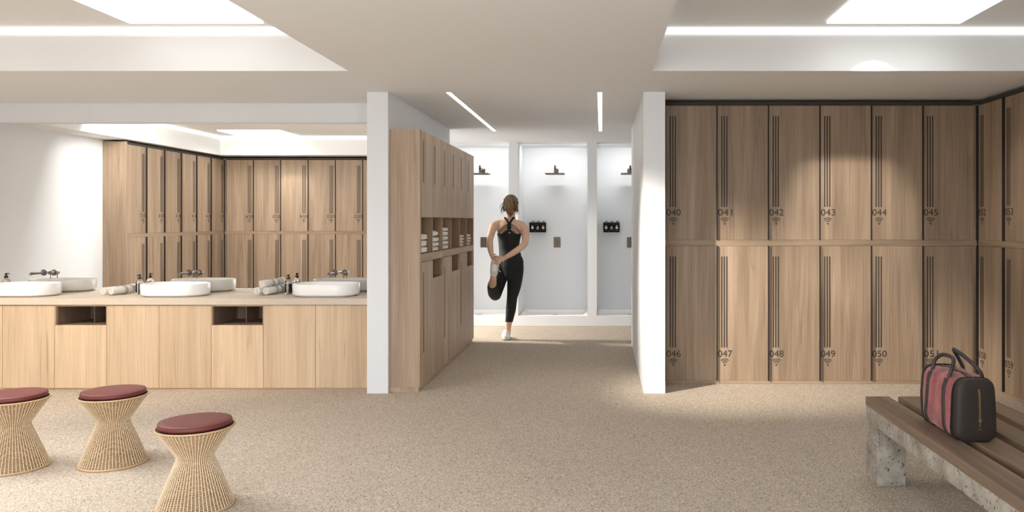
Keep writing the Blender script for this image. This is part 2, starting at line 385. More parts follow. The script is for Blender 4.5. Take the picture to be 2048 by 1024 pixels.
# ------------------------------------------------------------------ lockers
LW = .432; DOORS = {'upper': (1.211, 2.34), 'lower': (.030, 1.162)}
def wifi(bm, cx, z0):                                       # dot and three arcs, drawn in the x-z plane
    def sector(r0, r1, a0, a1, n=12):
        t = bmesh.new(); f = []; b = []
        for i in range(n+1):
            a = a0+(a1-a0)*i/n
            for r in (r0, r1):
                x, z = cx+r*math.sin(a), z0+r*math.cos(a)
                f.append(t.verts.new((x, -.0012, z))); b.append(t.verts.new((x, 0, z)))
        for i in range(n):
            k = 2*i
            t.faces.new((f[k], f[k+1], f[k+3], f[k+2])); t.faces.new((f[k+1], b[k+1], b[k+3], f[k+3])); t.faces.new((f[k], f[k+2], b[k+2], b[k]))
        merge(bm, t)
    sector(.0001, .0075, 0, 2*PI, 16)
    for r in (.0185, .0325, .0465): sector(r, r+.0062, -R(42), R(42))
_loc = {}
def locker(row, number, loc, rotz, label, group):
    z0, z1 = DOORS[row]; hgt = z1-z0
    t = thing('locker', label, 'locker', (loc[0], loc[1], z0), rotz, group)
    if row not in _loc:
        bm = bmesh.new(); box(bm, 0, LW, .021, .285, 0, hgt); c = obj('carcass', bm, 'carcass')
        bm = bmesh.new(); box(bm, .0045, LW-.0035, 0, .019, 0.001, hgt-.002, .0012); d = obj('door', bm, 'lockoak')
        bm = bmesh.new(); box(bm, -.0028, .0028, -.02, .02, 0, hgt, .0006); fn = obj('edge_blade', bm, 'dark')
        bm = bmesh.new()
        top, bot = (2.2505-z0, 1.488-z0) if row == 'upper' else (1.0724-z0, .3087-z0)
        for k in range(3): box(bm, .0365+k*.0212, .0365+k*.0212+.0098, -.0012, .001, bot, top)
        s = obj('vent_slots', bm, 'ink')
        bm = bmesh.new(); wifi(bm, .0665, (1.347 if row == 'upper' else .162)-z0); wf = obj('wireless_symbol', bm, 'ink')
        _loc[row] = (c, d, fn, s, wf)
        objs = (c, d, fn, s, wf)
    else: 
        objs = tuple(o.copy() for o in _loc[row])
        for o in objs: C.objects.link(o)
    c, d, fn, s, wf = objs
    c.parent = t; d.parent = t; fn.parent = t; s.parent = d; wf.parent = d
    if number:
        me = text_mesh(number, .0545); n = bpy.data.objects.new('locker_number', me); C.objects.link(n); n.parent = d
        n.rotation_euler = (PI/2, 0, 0); n.location = (.009, -.0008, (1.416 if row == 'upper' else .230)-z0)
        n.scale.x = .120/me['w']
    return t
X0 = .532
for i in range(6):
    locker('upper', '%03d' % (40+i), (X0+i*LW, 6.686), 0, 'upper oak locker numbered %03d on the right locker wall' % (40+i), 'upper lockers on the right wall')
    locker('lower', '%03d' % (46+i), (X0+i*LW, 6.686), 0, 'lower oak locker numbered %03d on the right locker wall' % (46+i), 'lower lockers on the right wall')
XS = 3.157
for i in range(3):
    na, nb = ('%03d' % (52+i), '%03d' % (58+i)) if i < 2 else (None, None)
    la = 'upper oak locker numbered %s on the side wall by the bench' % na if na else 'upper oak side locker, nearest the camera, without visible number'
    lb = 'lower oak locker numbered %s on the side wall by the bench' % nb if nb else 'lower oak side locker, nearest the camera, without visible number'
    locker('upper', na, (XS, 6.680-i*.4335), -PI/2, la, 'lockers on the side wall'); locker('lower', nb, (XS, 6.680-i*.4335), -PI/2, lb, 'lockers on the side wall')
for i in range(6):
    na = ('002', '003', '004', '005', '006')[i-1] if i else None
    ref = 'numbered %s' % na if na else 'cut by the wall end'
    locker('upper', na, (-3.367-i*.433, 1.205), PI, 'upper oak locker %s, straight ahead in the mirror' % ref, 'lockers opposite the vanity')
    ref2 = 'under number %s' % na if na else 'cut by the wall end'
    locker('lower', None, (-3.367-i*.433, 1.205), PI, 'lower oak locker %s, straight ahead in the mirror' % ref2, 'lockers opposite the vanity')
for i, (na, wh) in enumerate((('013', ''), ('014', ' next to 013'), ('014', ' next to 015'), ('015', ''), ('016', ''), ('017', ''))):
    locker('upper', na, (-5.998, 1.212+i*.4325), PI/2, 'upper oak locker numbered %s%s, angled row in the mirror' % (na, wh), 'side lockers reflected in the mirror')
    locker('lower', None, (-5.998, 1.212+i*.4325), PI/2, 'lower oak locker under number %s%s, angled row in the mirror' % (na, wh), 'side lockers reflected in the mirror')
def run(x0, x1, y0, y1, mid_, label):                       # rail between rows, plinth and dark top board of a locker run
    global TN
    for z0, z1, mt, nm in ((1.162, 1.211, mid_, 'rail between the locker rows'), (0, .030, mid_, 'oak plinth under the lockers'), (2.34, 2.372, 'gap', 'dark board on top of the lockers')):
        bm = bmesh.new()
        if nm[0] == 'd':
            if mid_ == 'lockoakx': box(bm, x0, x1, y0+(.012 if y0 > 5 else 0), y1-(.012 if y0 < 5 else 0), z0, z1)
            else: box(bm, x0+(.012 if x0 > 0 else 0), x1-(.012 if x0 < 0 else 0), y0, y1, z0, z1)
        else: box(bm, x0, x1, y0, y1, z0, z1)
        struct('trim_%d' % TN, bm, mt, nm+' '+label); TN += 1
TN = 3
run(X0, 3.125, 6.686, 6.97, 'lockoakx', 'on the right locker wall')
run(XS, 3.44, 5.38, 6.684, 'lockoaky', 'on the side wall')
run(-5.966, -3.37, .92, 1.205, 'lockoakx', 'opposite the vanity')
run(-6.28, -5.998, 1.212, 3.807, 'lockoaky', 'on the left wall')
bm = bmesh.new(); box(bm, 3.126, 3.154, 6.70, 6.97, 0, 2.34); struct('trim_%d' % TN, bm, 'lockoak', 'oak corner filler'); TN += 1
bm = bmesh.new(); box(bm, -6.28, -5.985, 3.808, 3.83, 0, 2.372); struct('trim_%d' % TN, bm, 'lockoak', 'oak end panel of the reflected side lockers'); TN += 1
bm = bmesh.new(); box(bm, -3.366, -3.30, .92, 1.205, 0, 2.372); struct('trim_%d' % TN, bm, 'lockoak', 'oak end panel of the near lockers'); TN += 1
bm = bmesh.new(); box(bm, -5.99, -5.968, .92, 1.205, 0, 2.34); struct('trim_%d' % TN, bm, 'lockoak', 'oak filler in the near corner'); TN += 1
bm = bmesh.new(); box(bm, XS, 3.44, 5.35, 5.379, 0, 2.372); struct('trim_%d' % TN, bm, 'lockoak', 'oak end panel of the side lockers'); TN += 1

# ------------------------------------------------------------------ tall cabinets with towel cubbies
CX = -1.458; CW = .436; CY0 = 6.42; CXB = -1.699
names = ['nearest the camera, three folded towels in its cubby', 'second from the camera, rolled towel on top of its pile', 'third from the camera, tallest towel pile',
         'fourth from the camera, with an empty cubby', 'fifth from the camera, short towel pile', 'furthest from the camera, at the end of the row']
for i in range(6):
    t = thing('tall_cabinet', 'tall oak cabinet %s' % names[i], 'cabinet', (CX, CY0+i*CW, 0), 0, 'tall oak cabinets along the passage')
    W_ = CW; D = CX-CXB                                      # local: x from -D to 0 (front), y from 0 to W
    fy0, fy1 = (.0025, W_-.0015)
    bm = bmesh.new()                                         # carcass sides, back, shelves, with open cubby
    s0 = -.045 if i == 0 else 0
    sz = .036
    box(bm, -D+.001, -.019, (0 if i else -.001), .012, sz, 2.105); box(bm, -D+.001, -.019, W_-.012, W_, sz, 2.105)
    box(bm, -D+.001, -D+.012, .012, W_-.012, sz, 2.105)
    for z in (sz, 1.085, 1.40, 2.087): box(bm, -D+.012, -.019, .012, W_-.012, z, z+.016)
    for yy0, yy1 in ((0, .012), (W_-.012, W_)): box(bm, -.019, -.002, yy0, yy1, 1.099, 1.40)
    if i % 2: box(bm, -D+.012, -.019, .012, W_-.012, .86, .876)
    obj('carcass', bm, 'cubby', t)
    if i == 0: one('side_panel', 'oak', t, b=(-D+.001, .0, -.041, -.0015, sz, 2.107), bev=.0008)
    if i == 5: one('side_panel', 'oak', t, b=(-D+.001, .0, W_+.0005, W_+.018, sz, 2.107), bev=.0008)
    one('plinth', 'oaky', t, b=(-D+.001, -.012, -.038 if i == 0 else 0, W_, 0, sz-.0005))
    one('rail', 'oaky', t, b=(-.019, -.002, 0.0005, W_-.0005, 1.037, 1.099), bev=.0008)
    def cab_door(z0, z1, hz):
        d = one('door', 'oak', t, b=(-.0185, .002, fy0, fy1, z0, z1), bev=.0012)
        if hz:
            one('groove_handle', 'groove', d, b=(.0015, .0028, .06, .092, hz[0], hz[1]))
    cab_door(1.402, 2.105, (1.685, 2.025))
    if i % 2 == 0: cab_door(.042, 1.034, (.294, .951))
    else: cab_door(.042, .876, None)
    if i % 2: pass
bm = bmesh.new(); tz = 0
def folded_towel(seed, w_, d_, h_):
    rnd = random.Random(seed); rings = []; n = 18
    for j in range(n+1):
        y = -w_/2+w_*j/n; e = 1-abs(2*j/n-1)**8*.35
        ring = []
        for k in range(28):
            a = 2*PI*k/28; ca, sa = math.cos(a), math.sin(a)
            x = d_/2*math.copysign(abs(ca)**.45, ca)*e; z = h_/2*math.copysign(abs(sa)**.7, sa)*e
            if abs(ca) > .55: x -= math.copysign(.012*math.exp(-(z/(.09*h_))**2), ca)
            nn = noise.noise(Vector((x*9+seed*3.1, y*9, z*20+seed)))
            ring.append((x+nn*.008, y+nn*.004, z*(1+.1*nn)+h_/2+.003*math.sin(y*23+seed)*0+nn*.004))
        rings.append(ring)
    bm = bmesh.new(); loft(bm, rings)
    zmin = min(v.co.z for v in bm.verts); zmax = max(v.co.z for v in bm.verts)
    for v in bm.verts: v.co.z = (v.co.z-zmin)/(zmax-zmin)*h_
    return bm
spec = {0: (3, .055, .30, 'nearest'), 1: (3, .042, .36, 'second'), 2: (5, .0425, .38, 'third'), 4: (4, .031, .35, 'fifth'), 5: (4, .031, .35, 'furthest')}
ordn = ['bottom', 'second lowest', 'middle', 'second highest', 'top']
for i, (n, hh, ww, nm) in spec.items():
    z = 1.1015; yc = CY0+i*CW+CW/2-(.03 if i == 0 else 0)
    for k in range(n):
        pos = {3: ['bottom', 'middle', 'top'], 4: ['bottom', 'second lowest', 'second highest', 'top'], 5: ordn}[n][k]
        if i == 1: pos = ['bottom', 'second lowest', 'second highest'][k]
        o = obj('folded_towel', folded_towel(i*10+k, ww, .185, hh-.001), 'towel', None, 'all', (CX-.105+random.uniform(-.004, .004), yc, z))
        tag(o, 'white folded towel, %s in the pile of the %s cabinet cubby' % (pos, nm), 'towel', 'folded towels in the cabinet cubbies'); z += hh
    if i == 1:                                              # rolled towel crowning the second pile
        bm = bmesh.new()
        tube(bm, [(0, -.16, .03), (0, .0, .03), (0, .16, .03)], [(.06, .0295), (.062, .0295), (.06, .0295)], 24, 3, ref=(0, 0, 1))
        o = obj('rolled_towel', bm, 'towel', None, 'all', (CX-.09, yc, z+.0005)); tag(o, 'white rolled towel on top of the second cabinet pile', 'towel')

# ------------------------------------------------------------------ vanity
VW = .4217; VX0 = -1.893; VYF = 6.435
vn = ['rightmost vanity cabinet beside the white wall end', 'vanity cabinet second from the white wall end', 'vanity cabinet with an open slot below the right basin and towels',
      'vanity cabinet just left of the right open-slot unit', 'vanity cabinet just right of the left open-slot unit', 'vanity cabinet with an open slot, behind the middle stool',
      'full-door vanity cabinet left of the left open-slot unit', 'vanity cabinet cut by the left edge of the photo', 'vanity cabinet left of the photo edge', 'last vanity cabinet at the left wall']
for i in range(10):
    x1 = VX0-i*VW; x0 = x1-VW
    t = thing('vanity_cabinet', 'pale oak '+vn[i], 'cabinet', (x0, VYF, 0), 0, 'vanity cabinets under the counter')
    bm = bmesh.new(); op = i in (2, 5)
    box(bm, 0, .014, .019, .45, .02, .692); box(bm, VW-.014, VW, .019, .45, .02, .692); box(bm, .014, VW-.014, .436, .45, .02, .692)
    box(bm, .014, VW-.014, .019, .436, .02, .034); box(bm, .014, VW-.014, .019, .436, .678, .692)
    if op: box(bm, .014, VW-.014, .019, .436, .512, .528); box(bm, .19, .20, .2, .436, .528, .678)
    obj('carcass', bm, 'inner', t)
    if op:
        bm = bmesh.new(); box(bm, .0015, .008, .0, .02, .530, .691); box(bm, VW-.004, VW-.001, .0, .02, .530, .691); box(bm, .008, VW-.004, .0, .02, .681, .691)
        obj('opening_frame', bm, 'vanoakx', t)
        one('door', 'vanoak', t, b=(.0015, VW-.0015, 0, .0185, .021, .528), bev=.001)
    else: one('door', 'vanoak', t, b=(.0015, VW-.0015, 0, .0185, .021, .690), bev=.001)
    one('plinth', 'vanoakx', t, b=(0, VW, .014, .44, 0, .0195))
bm = bmesh.new(); box(bm, -1.893, -1.8685, VYF, 6.90, 0, .692); struct('trim_%d' % TN, bm, 'vanoak', 'oak filler strip beside the white wall end'); TN += 1
bm = bmesh.new(); box(bm, XL+.001, -6.111, VYF, 6.90, 0, .692); struct('trim_%d' % TN, bm, 'vanoak', 'oak filler strip at the left wall'); TN += 1
bm = bmesh.new(); box(bm, XL+.001, -1.869, 6.42, 6.924, .694, .744, .0015)
tag(obj('countertop', bm, 'counter'), 'long beige stone countertop carrying the basins', 'countertop')
bm = bmesh.new(); box(bm, XL+.001, -1.869, YM, YM+.011, .694, 2.222)
tag(obj('wall_mirror_glass', bm, 'mirror'), 'long frameless wall mirror above the vanity counter', 'mirror').name = 'wall_mounted_mirror'
CT = .7445
def stadium(L, Wd, z, n=20, inset=0):
    r = Wd/2-inset; h = L/2-Wd/2; pts = []
    for s, a0 in ((1, -PI/2), (-1, PI/2)):
        for k in range(n+1):
            a = a0+PI*k/n; pts.append((s*h+r*math.cos(a), r*math.sin(a), z))
    return pts
def basin(cx, label):
    L, Wd, Hh = .545, .36, .105
    prof = [(.030, 0), (.027, .009), (.010, .0095), (.005, .013), (.001, .025), (0, .06), (0, Hh-.003), (.002, Hh), (.007, Hh), (.009, Hh-.003), (.012, .06), (.03, .028), (.07, .022), (.15, .02)]
    bm = bmesh.new(); loft(bm, [stadium(L, Wd, z, 20, ins) for ins, z in prof])
    t = thing('washbasin', label, 'basin', (cx, 6.69, CT), 0, 'oval basins on the counter')
    obj('bowl', bm, 'ceramic', t, 'all')
    bm = bmesh.new(); lathe(bm, [(.021, 0), (.021, .003), (.017, .0045), (.002, .0045)], 24, (0, 0, .0215)); obj('drain', bm, 'steel', t, True)
def faucet(cx, label):
    t = thing('wall_faucet', label, 'faucet', (cx, YM-.0005, .922), 0, 'wall taps on the mirror')
    def disc(bm, x, r, y0, y1):
        tt = bmesh.new(); lathe(tt, [(r-.002, -y0), (r, -y0+.0), (r, -y1-.0), (r-.0015, -y1)], 28)
        for v in tt.verts: v.co = Vector((v.co.x+x, v.co.z*1.0*-1 if 0 else -abs(v.co.z), v.co.y))
        merge(bm, tt)
    def cyl(bm, x, z, r, y0, y1):
        loft(bm, [[(x+r_*math.cos(2*PI*k/24), y, z+r_*math.sin(2*PI*k/24)) for k in range(24)] for r_, y in ((r, y0), (r, y1+.002), (r-.002, y1))])
    bm = bmesh.new(); cyl(bm, 0, 0, .027, 0, -.008); obj('spout_plate', bm, 'steel', t, True)
    bm = bmesh.new(); tube(bm, [(0, -.006, 0), (0, -.09, 0), (0, -.150, 0), (0, -.160, -.004), (0, -.162, -.014)], [.011]*5, 16, 3, dome=False); obj('spout', bm, 'steel', t, True)
    bm = bmesh.new(); cyl(bm, .087, 0, .027, 0, -.008); obj('handle_plate', bm, 'steel', t, True)
    bm = bmesh.new(); cyl(bm, .087, 0, .017, -.007, -.052); obj('knob', bm, 'steel', t, True)
    bm = bmesh.new(); tube(bm, [(.087, -.042, -.014), (.087, -.042, -.03), (.087, -.042, -.046)], [.0035]*3, 10, 2); obj('lever', bm, 'steel', t, True)
def soap(cx, y, label):
    t = thing('soap_bottle', label, 'bottle', (cx, y, CT), 0, 'pump soap bottles on the counter')
    bm = bmesh.new(); lathe(bm, [(.026, 0), (.030, .003), (.031, .012), (.031, .098), (.028, .110), (.018, .119), (.0135, .122), (.0135, .130)], 32); obj('glass_body', bm, 'glass', t, True)
    bm = bmesh.new(); lathe(bm, [(.026, .010), (.0303, .014), (.0303, .088), (.030, .089)], 32); obj('dark_liquid', bm, 'liquid', t, True)
    bm = bmesh.new(); box(bm, -.0032, .0032, -.0318, -.0309, .012, .108); obj('highlight_stripe', bm, 'label', t)  # pale stripe paints the highlight on the glass
    bm = bmesh.new(); lathe(bm, [(.015, .126), (.0155, .128), (.0155, .142), (.0145, .144), (.007, .1445), (.007, .152), (.0095, .153), (.0095, .166), (.008, .168)], 24); p = obj('pump', bm, 'pump', t, True)
    bm = bmesh.new(); tube(bm, [(0, -.004, .163), (0, -.022, .164), (0, -.036, .161), (0, -.040, .156)], [.004, .0037, .0032, .003], 10, 3); obj('nozzle', bm, 'pump', p, True)
for k, nm in ((0, 'rightmost'), (1, 'middle'), (2, 'leftmost')):
    xc = -2.315-k*3*VW
    basin(xc, {0: 'white oval basin nearest the white wall end', 1: 'white oval basin in the middle of the counter', 2: 'white oval basin cut by the left photo edge'}[k])
    faucet(xc-.006, {0: 'steel wall tap above the basin nearest the white wall end', 1: 'steel wall tap above the middle basin', 2: 'steel wall tap above the left basin'}[k])
soap(-2.688, 6.83, 'dark pump soap bottle left of the basin nearest the wall end')
soap(-3.972, 6.845, 'dark pump soap bottle left of the middle basin')
soap(-5.236, 6.85, 'dark pump soap bottle behind the left basin, seen as reflection')
def rolled(loc, rotz, label, ln=.205, r=.0335):
    t = thing('rolled_towel', label, 'towel', loc, rotz, 'rolled towels on the counter')
    # spiral layer as a thick wrapped sheet, axis along local y
    bm = bmesh.new(); turns = 2.5; n = 90; th = .0072; secs = []
    for j, y in enumerate((0, .004, ln*.5, ln-.004, ln)):
        pad = .0012 if j in (0, 4) else 0
        ring = []
        for k in range(n+1):
            a = turns*2*PI*k/n; rr = .006+(r-.006)*k/n+.0006*math.sin(5*a+y*20); ring.append(((rr-pad)*math.cos(a), y, (rr-pad)*math.sin(a)))
        for k in range(n, -1, -1):
            a = turns*2*PI*k/n; rr = .006+(r-.006)*k/n-th; rr = max(rr, .0008); ring.append(((rr+pad*.5)*math.cos(a), y, (rr+pad*.5)*math.sin(a)))
        secs.append(ring)
    loft(bm, secs, cap=False)
    tt = bmesh.new()                                        # the two spiral ends
    for ring, flip in ((secs[0], 0), (secs[-1], 1)):
        vs = [tt.verts.new(p) for p in ring]; m_ = len(vs)
        for k in range(n): tt.faces.new((vs[k], vs[k+1], vs[m_-2-k], vs[m_-1-k]))
    merge(bm, tt)
    bmesh.ops.rotate(bm, verts=bm.verts[:], cent=(0, 0, 0), matrix=Matrix.Rotation(R(35), 3, 'Y'))
    bmesh.ops.translate(bm, verts=bm.verts[:], vec=(0, 0, r+.0005)); obj('cloth', bm, 'towel', t, True)
    bm = bmesh.new()
    for y0 in (ln*.60, ln*.68): 
        loft(bm, [[((r+.0012)*math.cos(2*PI*k/40), y, (r+.0012)*math.sin(2*PI*k/40)+r+.0005) for k in range(40)] for y in (y0, y0+.009)], cap=False)
    obj('stripe', bm, 'towelband', t, True)
cz = CT
rolled((-2.905, 6.70, cz), R(-9), 'rolled white towel, bottom left of the three-towel pyramid')
rolled((-2.828, 6.695, cz), R(-9), 'rolled white towel, bottom right of the three-towel pyramid')
rolled((-2.866, 6.705, cz+.0585), R(-9), 'rolled white towel on top of the three-towel pyramid')
rolled((-4.200, 6.70, cz), R(-13), 'rolled white towel, left one of the pair near the middle basin')
rolled((-4.126, 6.69, cz), R(-13), 'rolled white towel, right one of the pair near the middle basin')

# ------------------------------------------------------------------ showers
cub = [(-1.664, 'left'), (-.640, 'middle'), (.3855, 'right')]
for cx, nm in cub:
    # tray: raised lip and sunken floor
    t = thing('shower_tray', 'white shower tray in the %s cubicle' % nm, 'shower tray', (cx, (YS+.07+YSB)/2, .0855), 0, 'white shower trays')
    a, b = .449, (YSB-YS-.07)/2-.001
    bm = bmesh.new(); tt = bmesh.new()
    rings = []
    for ins, z in ((0, 0), (0, .048), (.004, .051), (.035, .051), (.075, .018), (.085, .016)):
        rings.append([(-a+ins, -b+ins, z), (a-ins, -b+ins, z), (a-ins, b-ins, z), (-a+ins, b-ins, z)])
    loft(bm, rings); obj('tray', bm, 'ceramic', t)
    bm = bmesh.new(); lathe(bm, [(.045, 0), (.045, .003), (.04, .004)], 24, (0, 0, .016)); obj('drain_cover', bm, 'steel', t, True)
    # head
    t = thing('rain_shower', 'square rain shower head in the %s cubicle' % nm, 'shower head', (cx, YSB-.0005, 2.07), 0, 'rain shower heads')
    one('wall_plate', 'bronze', t, b=(-.03, .03, -.012, 0, -.03, .03), bev=.002)
    one('arm', 'bronze', t, b=(-.0125, .0125, -.302, -.012, .0, .025), bev=.002)
    one('drop_pipe', 'bronze', t, b=(-.0125, .0125, -.302, -.277, -.052, .058), bev=.002)
    h = one('rain_plate', 'bronze', t, b=(-.13, .13, -.42, -.16, -.064, -.052), bev=.002)
    bm = bmesh.new()
    for p in range(9):
        for q in range(9): lathe(bm, [(.003, -.004), (.003, 0)], 6, (-.112+.028*p, -.402+.028*q, -.064))
    obj('nozzles', bm, 'dark', h)
    # control
    t = thing('shower_control', 'dark rectangular shower control plate in the %s cubicle' % nm, 'shower control', (cx+.012, YSB-.0005, 1.072), 0, 'shower control plates')
    one('plate', 'bronze', t, b=(-.047, .047, -.008, 0, -.072, .072), bev=.002)
    bm = bmesh.new(); loft(bm, [[(r*math.cos(2*PI*k/24), y, .0+r*math.sin(2*PI*k/24)) for k in range(24)] for r, y in ((.021, -.0085), (.021, -.03), (.019, -.032))]); obj('knob', bm, 'bronze', t, True)
for cx, nm in ((-.894, 'middle'), (.131, 'right')):
    rk = thing('bottle_rack', 'dark wall rack holding three dispensers, %s cubicle' % nm, 'rack', (cx, YSB-.0005, 1.213), 0, 'dispenser racks in the showers')
    one('back_plate', 'dark', rk, b=(-.114, .114, -.006, 0, 0, .139), bev=.001)
    one('bottom_shelf', 'dark', rk, b=(-.114, .114, -.088, -.006, 0, .006))
    bm = bmesh.new(); box(bm, -.114, .114, -.088, -.083, .02, .032); box(bm, -.114, -.109, -.088, -.006, .006, .139); box(bm, .109, .114, -.088, -.006, .006, .139); box(bm, -.041, -.038, -.088, -.006, .006, .139); box(bm, .038, .041, -.088, -.006, .006, .139)
    obj('retaining_rail', bm, 'dark', rk)
    for k, pl in enumerate(('left', 'centre', 'right')):
        t = thing('dispenser_bottle', 'dark pump dispenser, %s one in the %s shower rack' % (pl, nm), 'bottle', (cx-.074+.074*k, YSB-.045, 1.2195), 0, 'pump dispensers in the shower racks')
        bm = bmesh.new(); lathe(bm, [(.027, 0), (.029, .003), (.029, .092), (.024, .104), (.011, .110), (.011, .118)], 24); obj('bottle_body', bm, 'liquid', t, True)
        bm = bmesh.new()
        for z0, z1, ww in ((.040, .074, .020), (.082, .087, .016)) if k != 1 else ((.036, .046, .02), (.052, .060, .02), (.067, .075, .016)):
            loft(bm, [[(.0296*math.sin(a), -.0296*math.cos(a), z) for a in [(-1+2*q/8)*ww/.03 for q in range(9)]] for z in (z0, z1)], closed=False)
        obj('printed_label', bm, 'label', t)
        bm = bmesh.new(); lathe(bm, [(.013, .112), (.013, .124), (.006, .125), (.006, .138), (.008, .139), (.008, .148)], 20); tube(bm, [(0, 0, .146), (.02, -.012, .147), (.032, -.02, .144)], [.004, .0035, .003], 8, 2)
        obj('pump', bm, 'pump', t, True)

# ------------------------------------------------------------------ wicker stools
def make_stool(label):
    t = thing('wicker_stool', label, 'stool', group='wicker stools with red cushions')
    prof = [(.170, .004), (.1585, .03), (.1325, .10), (.107, .165), (.087, .215), (.0795, .240), (.0875, .258), (.112, .295), (.142, .340), (.170, .380)]
    def pr(u): 
        q = cat(prof, u*(len(prof)-1)); return q
    bm = bmesh.new(); nr = 60
    for k in range(nr):
        a0 = 2*PI*k/nr
        pts = []
        for j in range(len(prof)):
            u = j/(len(prof)-1); r, z = prof[j]
            a = a0+.25*math.sin(PI*min(1, z/.24))*0
            pts.append(((r+.0025)*math.cos(a), (r+.0025)*math.sin(a), z))
        tube(bm, pts, [.0020]*len(pts), 5, 2, dome=False)
    obj('upright_canes', bm, 'rod', t, 'all')
    bm = bmesh.new(); zs = []
    z = .010
    while z < .378: zs.append(z); z += .0072
    seg = 112
    for m_, z in enumerate(zs):
        # radius at this height
        for (r0, z0), (r1, z1) in zip(prof, prof[1:]):
            if z0 <= z <= z1: r = r0+(r1-r0)*(z-z0)/(z1-z0); break
        rings = []
        for k in range(seg):
            a = 2*PI*k/seg; wv = .0017*(1 if (k+m_) % 2 else -1)
            rr = r-.0002+wv*.6
            rings.append([((rr+.0027*math.cos(b))*math.cos(a), (rr+.0027*math.cos(b))*math.sin(a), z+.0027*math.sin(b)) for b in (0, PI/2, PI, 3*PI/2)])
        rings.append(rings[0]); loft(bm, rings, cap=False)
    obj('woven_rings', bm, 'rattan', t, 'all')
    for nm_, r, z in (('top_rim', .1725, .382), ('base_rim', .172, .0055)):
        bm = bmesh.new(); rings = []
        for k in range(65):
            a = 2*PI*k/64; rings.append([((r+.005*math.cos(b))*math.cos(a), (r+.005*math.cos(b))*math.sin(a), z+.005*math.sin(b)) for b in [2*PI*q/8 for q in range(8)]])
        loft(bm, rings, cap=False); obj(nm_, bm, 'rattan', t, 'all')
    bm = bmesh.new(); lathe(bm, [(.02, .372), (.165, .372), (.168, .378), (.165, .384), (.02, .384)], 48); obj('seat_base', bm, 'carcass', t, True)
    bm = bmesh.new(); lathe(bm, [(.05, .386), (.150, .386), (.160, .390), (.1635, .398), (.1615, .408), (.154, .4135), (.13, .4165), (.08, .418), (.02, .4185), (.001, .4185)], 64); cs = obj('cushion', bm, 'leather', t, 'all')
    bm = bmesh.new(); rings = []
    for k in range(65):
        a = 2*PI*k/64; rings.append([((.1595+.002*math.cos(b))*math.cos(a), (.1595+.002*math.cos(b))*math.sin(a), .4105+.002*math.sin(b)) for b in [2*PI*q/6 for q in range(6)]])
    loft(bm, rings, cap=False); obj('piping', bm, 'leather', cs, 'all')
    return t
st = make_stool('wicker stool with red cushion, middle one, in front of the vanity'); st.location = (-2.766, 4.51, 0)
s2 = copy_tree(st); s2.location = (-3.275, 4.43, 0); s2.rotation_euler.z = .3; s2['label'] = 'wicker stool with red cushion, cut by the left edge of the photo'
s3 = copy_tree(st); s3.location = (-1.955, 3.83, 0); s3.rotation_euler.z = 1.1; s3['label'] = 'wicker stool with red cushion, nearest the camera and furthest right'

# ------------------------------------------------------------------ bench
bt = thing('bench', 'long concrete bench topped with spaced brown timber slats', 'bench', (1.42, 4.292, 0))
BL = -2.35
for k in range(4): one('seat_slat', 'bench', bt, b=(k*.175, k*.175+.125, BL, 0, .3805, .4254), bev=.002)
one('side_beam', 'concrete', bt, b=(.002, .115, BL+.19, -.19, .2988, .380), bev=.003).name = 'side_beam'
one('side_beam', 'concrete', bt, b=(.535, .648, BL+.19, -.19, .2988, .380), bev=.003)
for x0, x1 in ((0.002, .147), (.503, .648)):
    for y0, y1 in ((-.186, -.002), (BL+.002, BL+.186)): one('leg', 'concrete', bt, b=(x0, x1, y0, y1, 0, .380), bev=.004)
for y0, y1 in ((-.16, -.03), (BL+.03, BL+.16)): one('cross_beam', 'concrete', bt, b=(.147, .503, y0, y1, .2988, .380), bev=.003)

# ------------------------------------------------------------------ bag (local: x across, y along, origin centre bottom)
bag = thing('weekend_bag', 'red suede weekend bag with dark leather ends on the bench', 'bag', (1.596, 3.588, .4280), R(0))
BLn, BWd, BHt = .372, .168, .270
def bag_sec(y, grow=0., n=40):
    u = 2*y/BLn; e = 1-.10*abs(u)**6
    out = []
    for k in range(n):
        a = 2*PI*k/n-PI/2; ca, sa = math.cos(a), math.sin(a)
        x = BWd/2*math.copysign(abs(ca)**.42, ca)*e; zz = (math.copysign(abs(sa)**.36, sa)+1)/2
        taper = 1.04-.10*zz**3+.05*math.sin(PI*zz)
        z = zz*BHt*(1-.03*u*u-.012*math.cos(3*PI*u))
        nn = noise.noise(Vector((x*7, y*11, zz*2.2)))*.012*(1 if .05 < zz < .97 else .25)
        x = x*taper+math.copysign(nn, x)*(abs(ca) > .3)
        nx, nz = math.copysign(abs(ca)**.5, ca), math.copysign(abs(sa)**.5, sa)
        out.append((x+grow*nx, y, max(z+grow*nz, .0)))
    return out
bm = bmesh.new(); loft(bm, [bag_sec(-BLn/2+BLn*j/40) for j in range(41)]); obj('suede_body', bm, 'suede', bag, 'all')
for s in (-1, 1):
    bm = bmesh.new(); rr = []
    for d, sc in ((-.030, 1.0), (.0, 1.0), (.008, .97), (.013, .9), (.016, .7), (.017, .3)):
        y = s*(BLn/2+d); base = bag_sec(s*(BLn/2+min(d, 0)), .003)
        rr.append([(x*sc, y, BHt*.47+(z-BHt*.47)*sc if z > .001 or sc < .95 else z) for x, _, z in base])
    obj('end_panel', bm_ := bm, 'bagleather', bag, 'all') if False else None
    loft(bm, rr); ep = obj('end_panel', bm, 'bagleather', bag, 'all')
    bm = bmesh.new(); sec = bag_sec(s*(BLn/2-.03), .0045); pts = sec+[sec[0]]
    tube(bm, pts, [.0022]*len(pts), 6, 1, dome=False); obj('piping', bm, 'bagleather', ep, 'all')
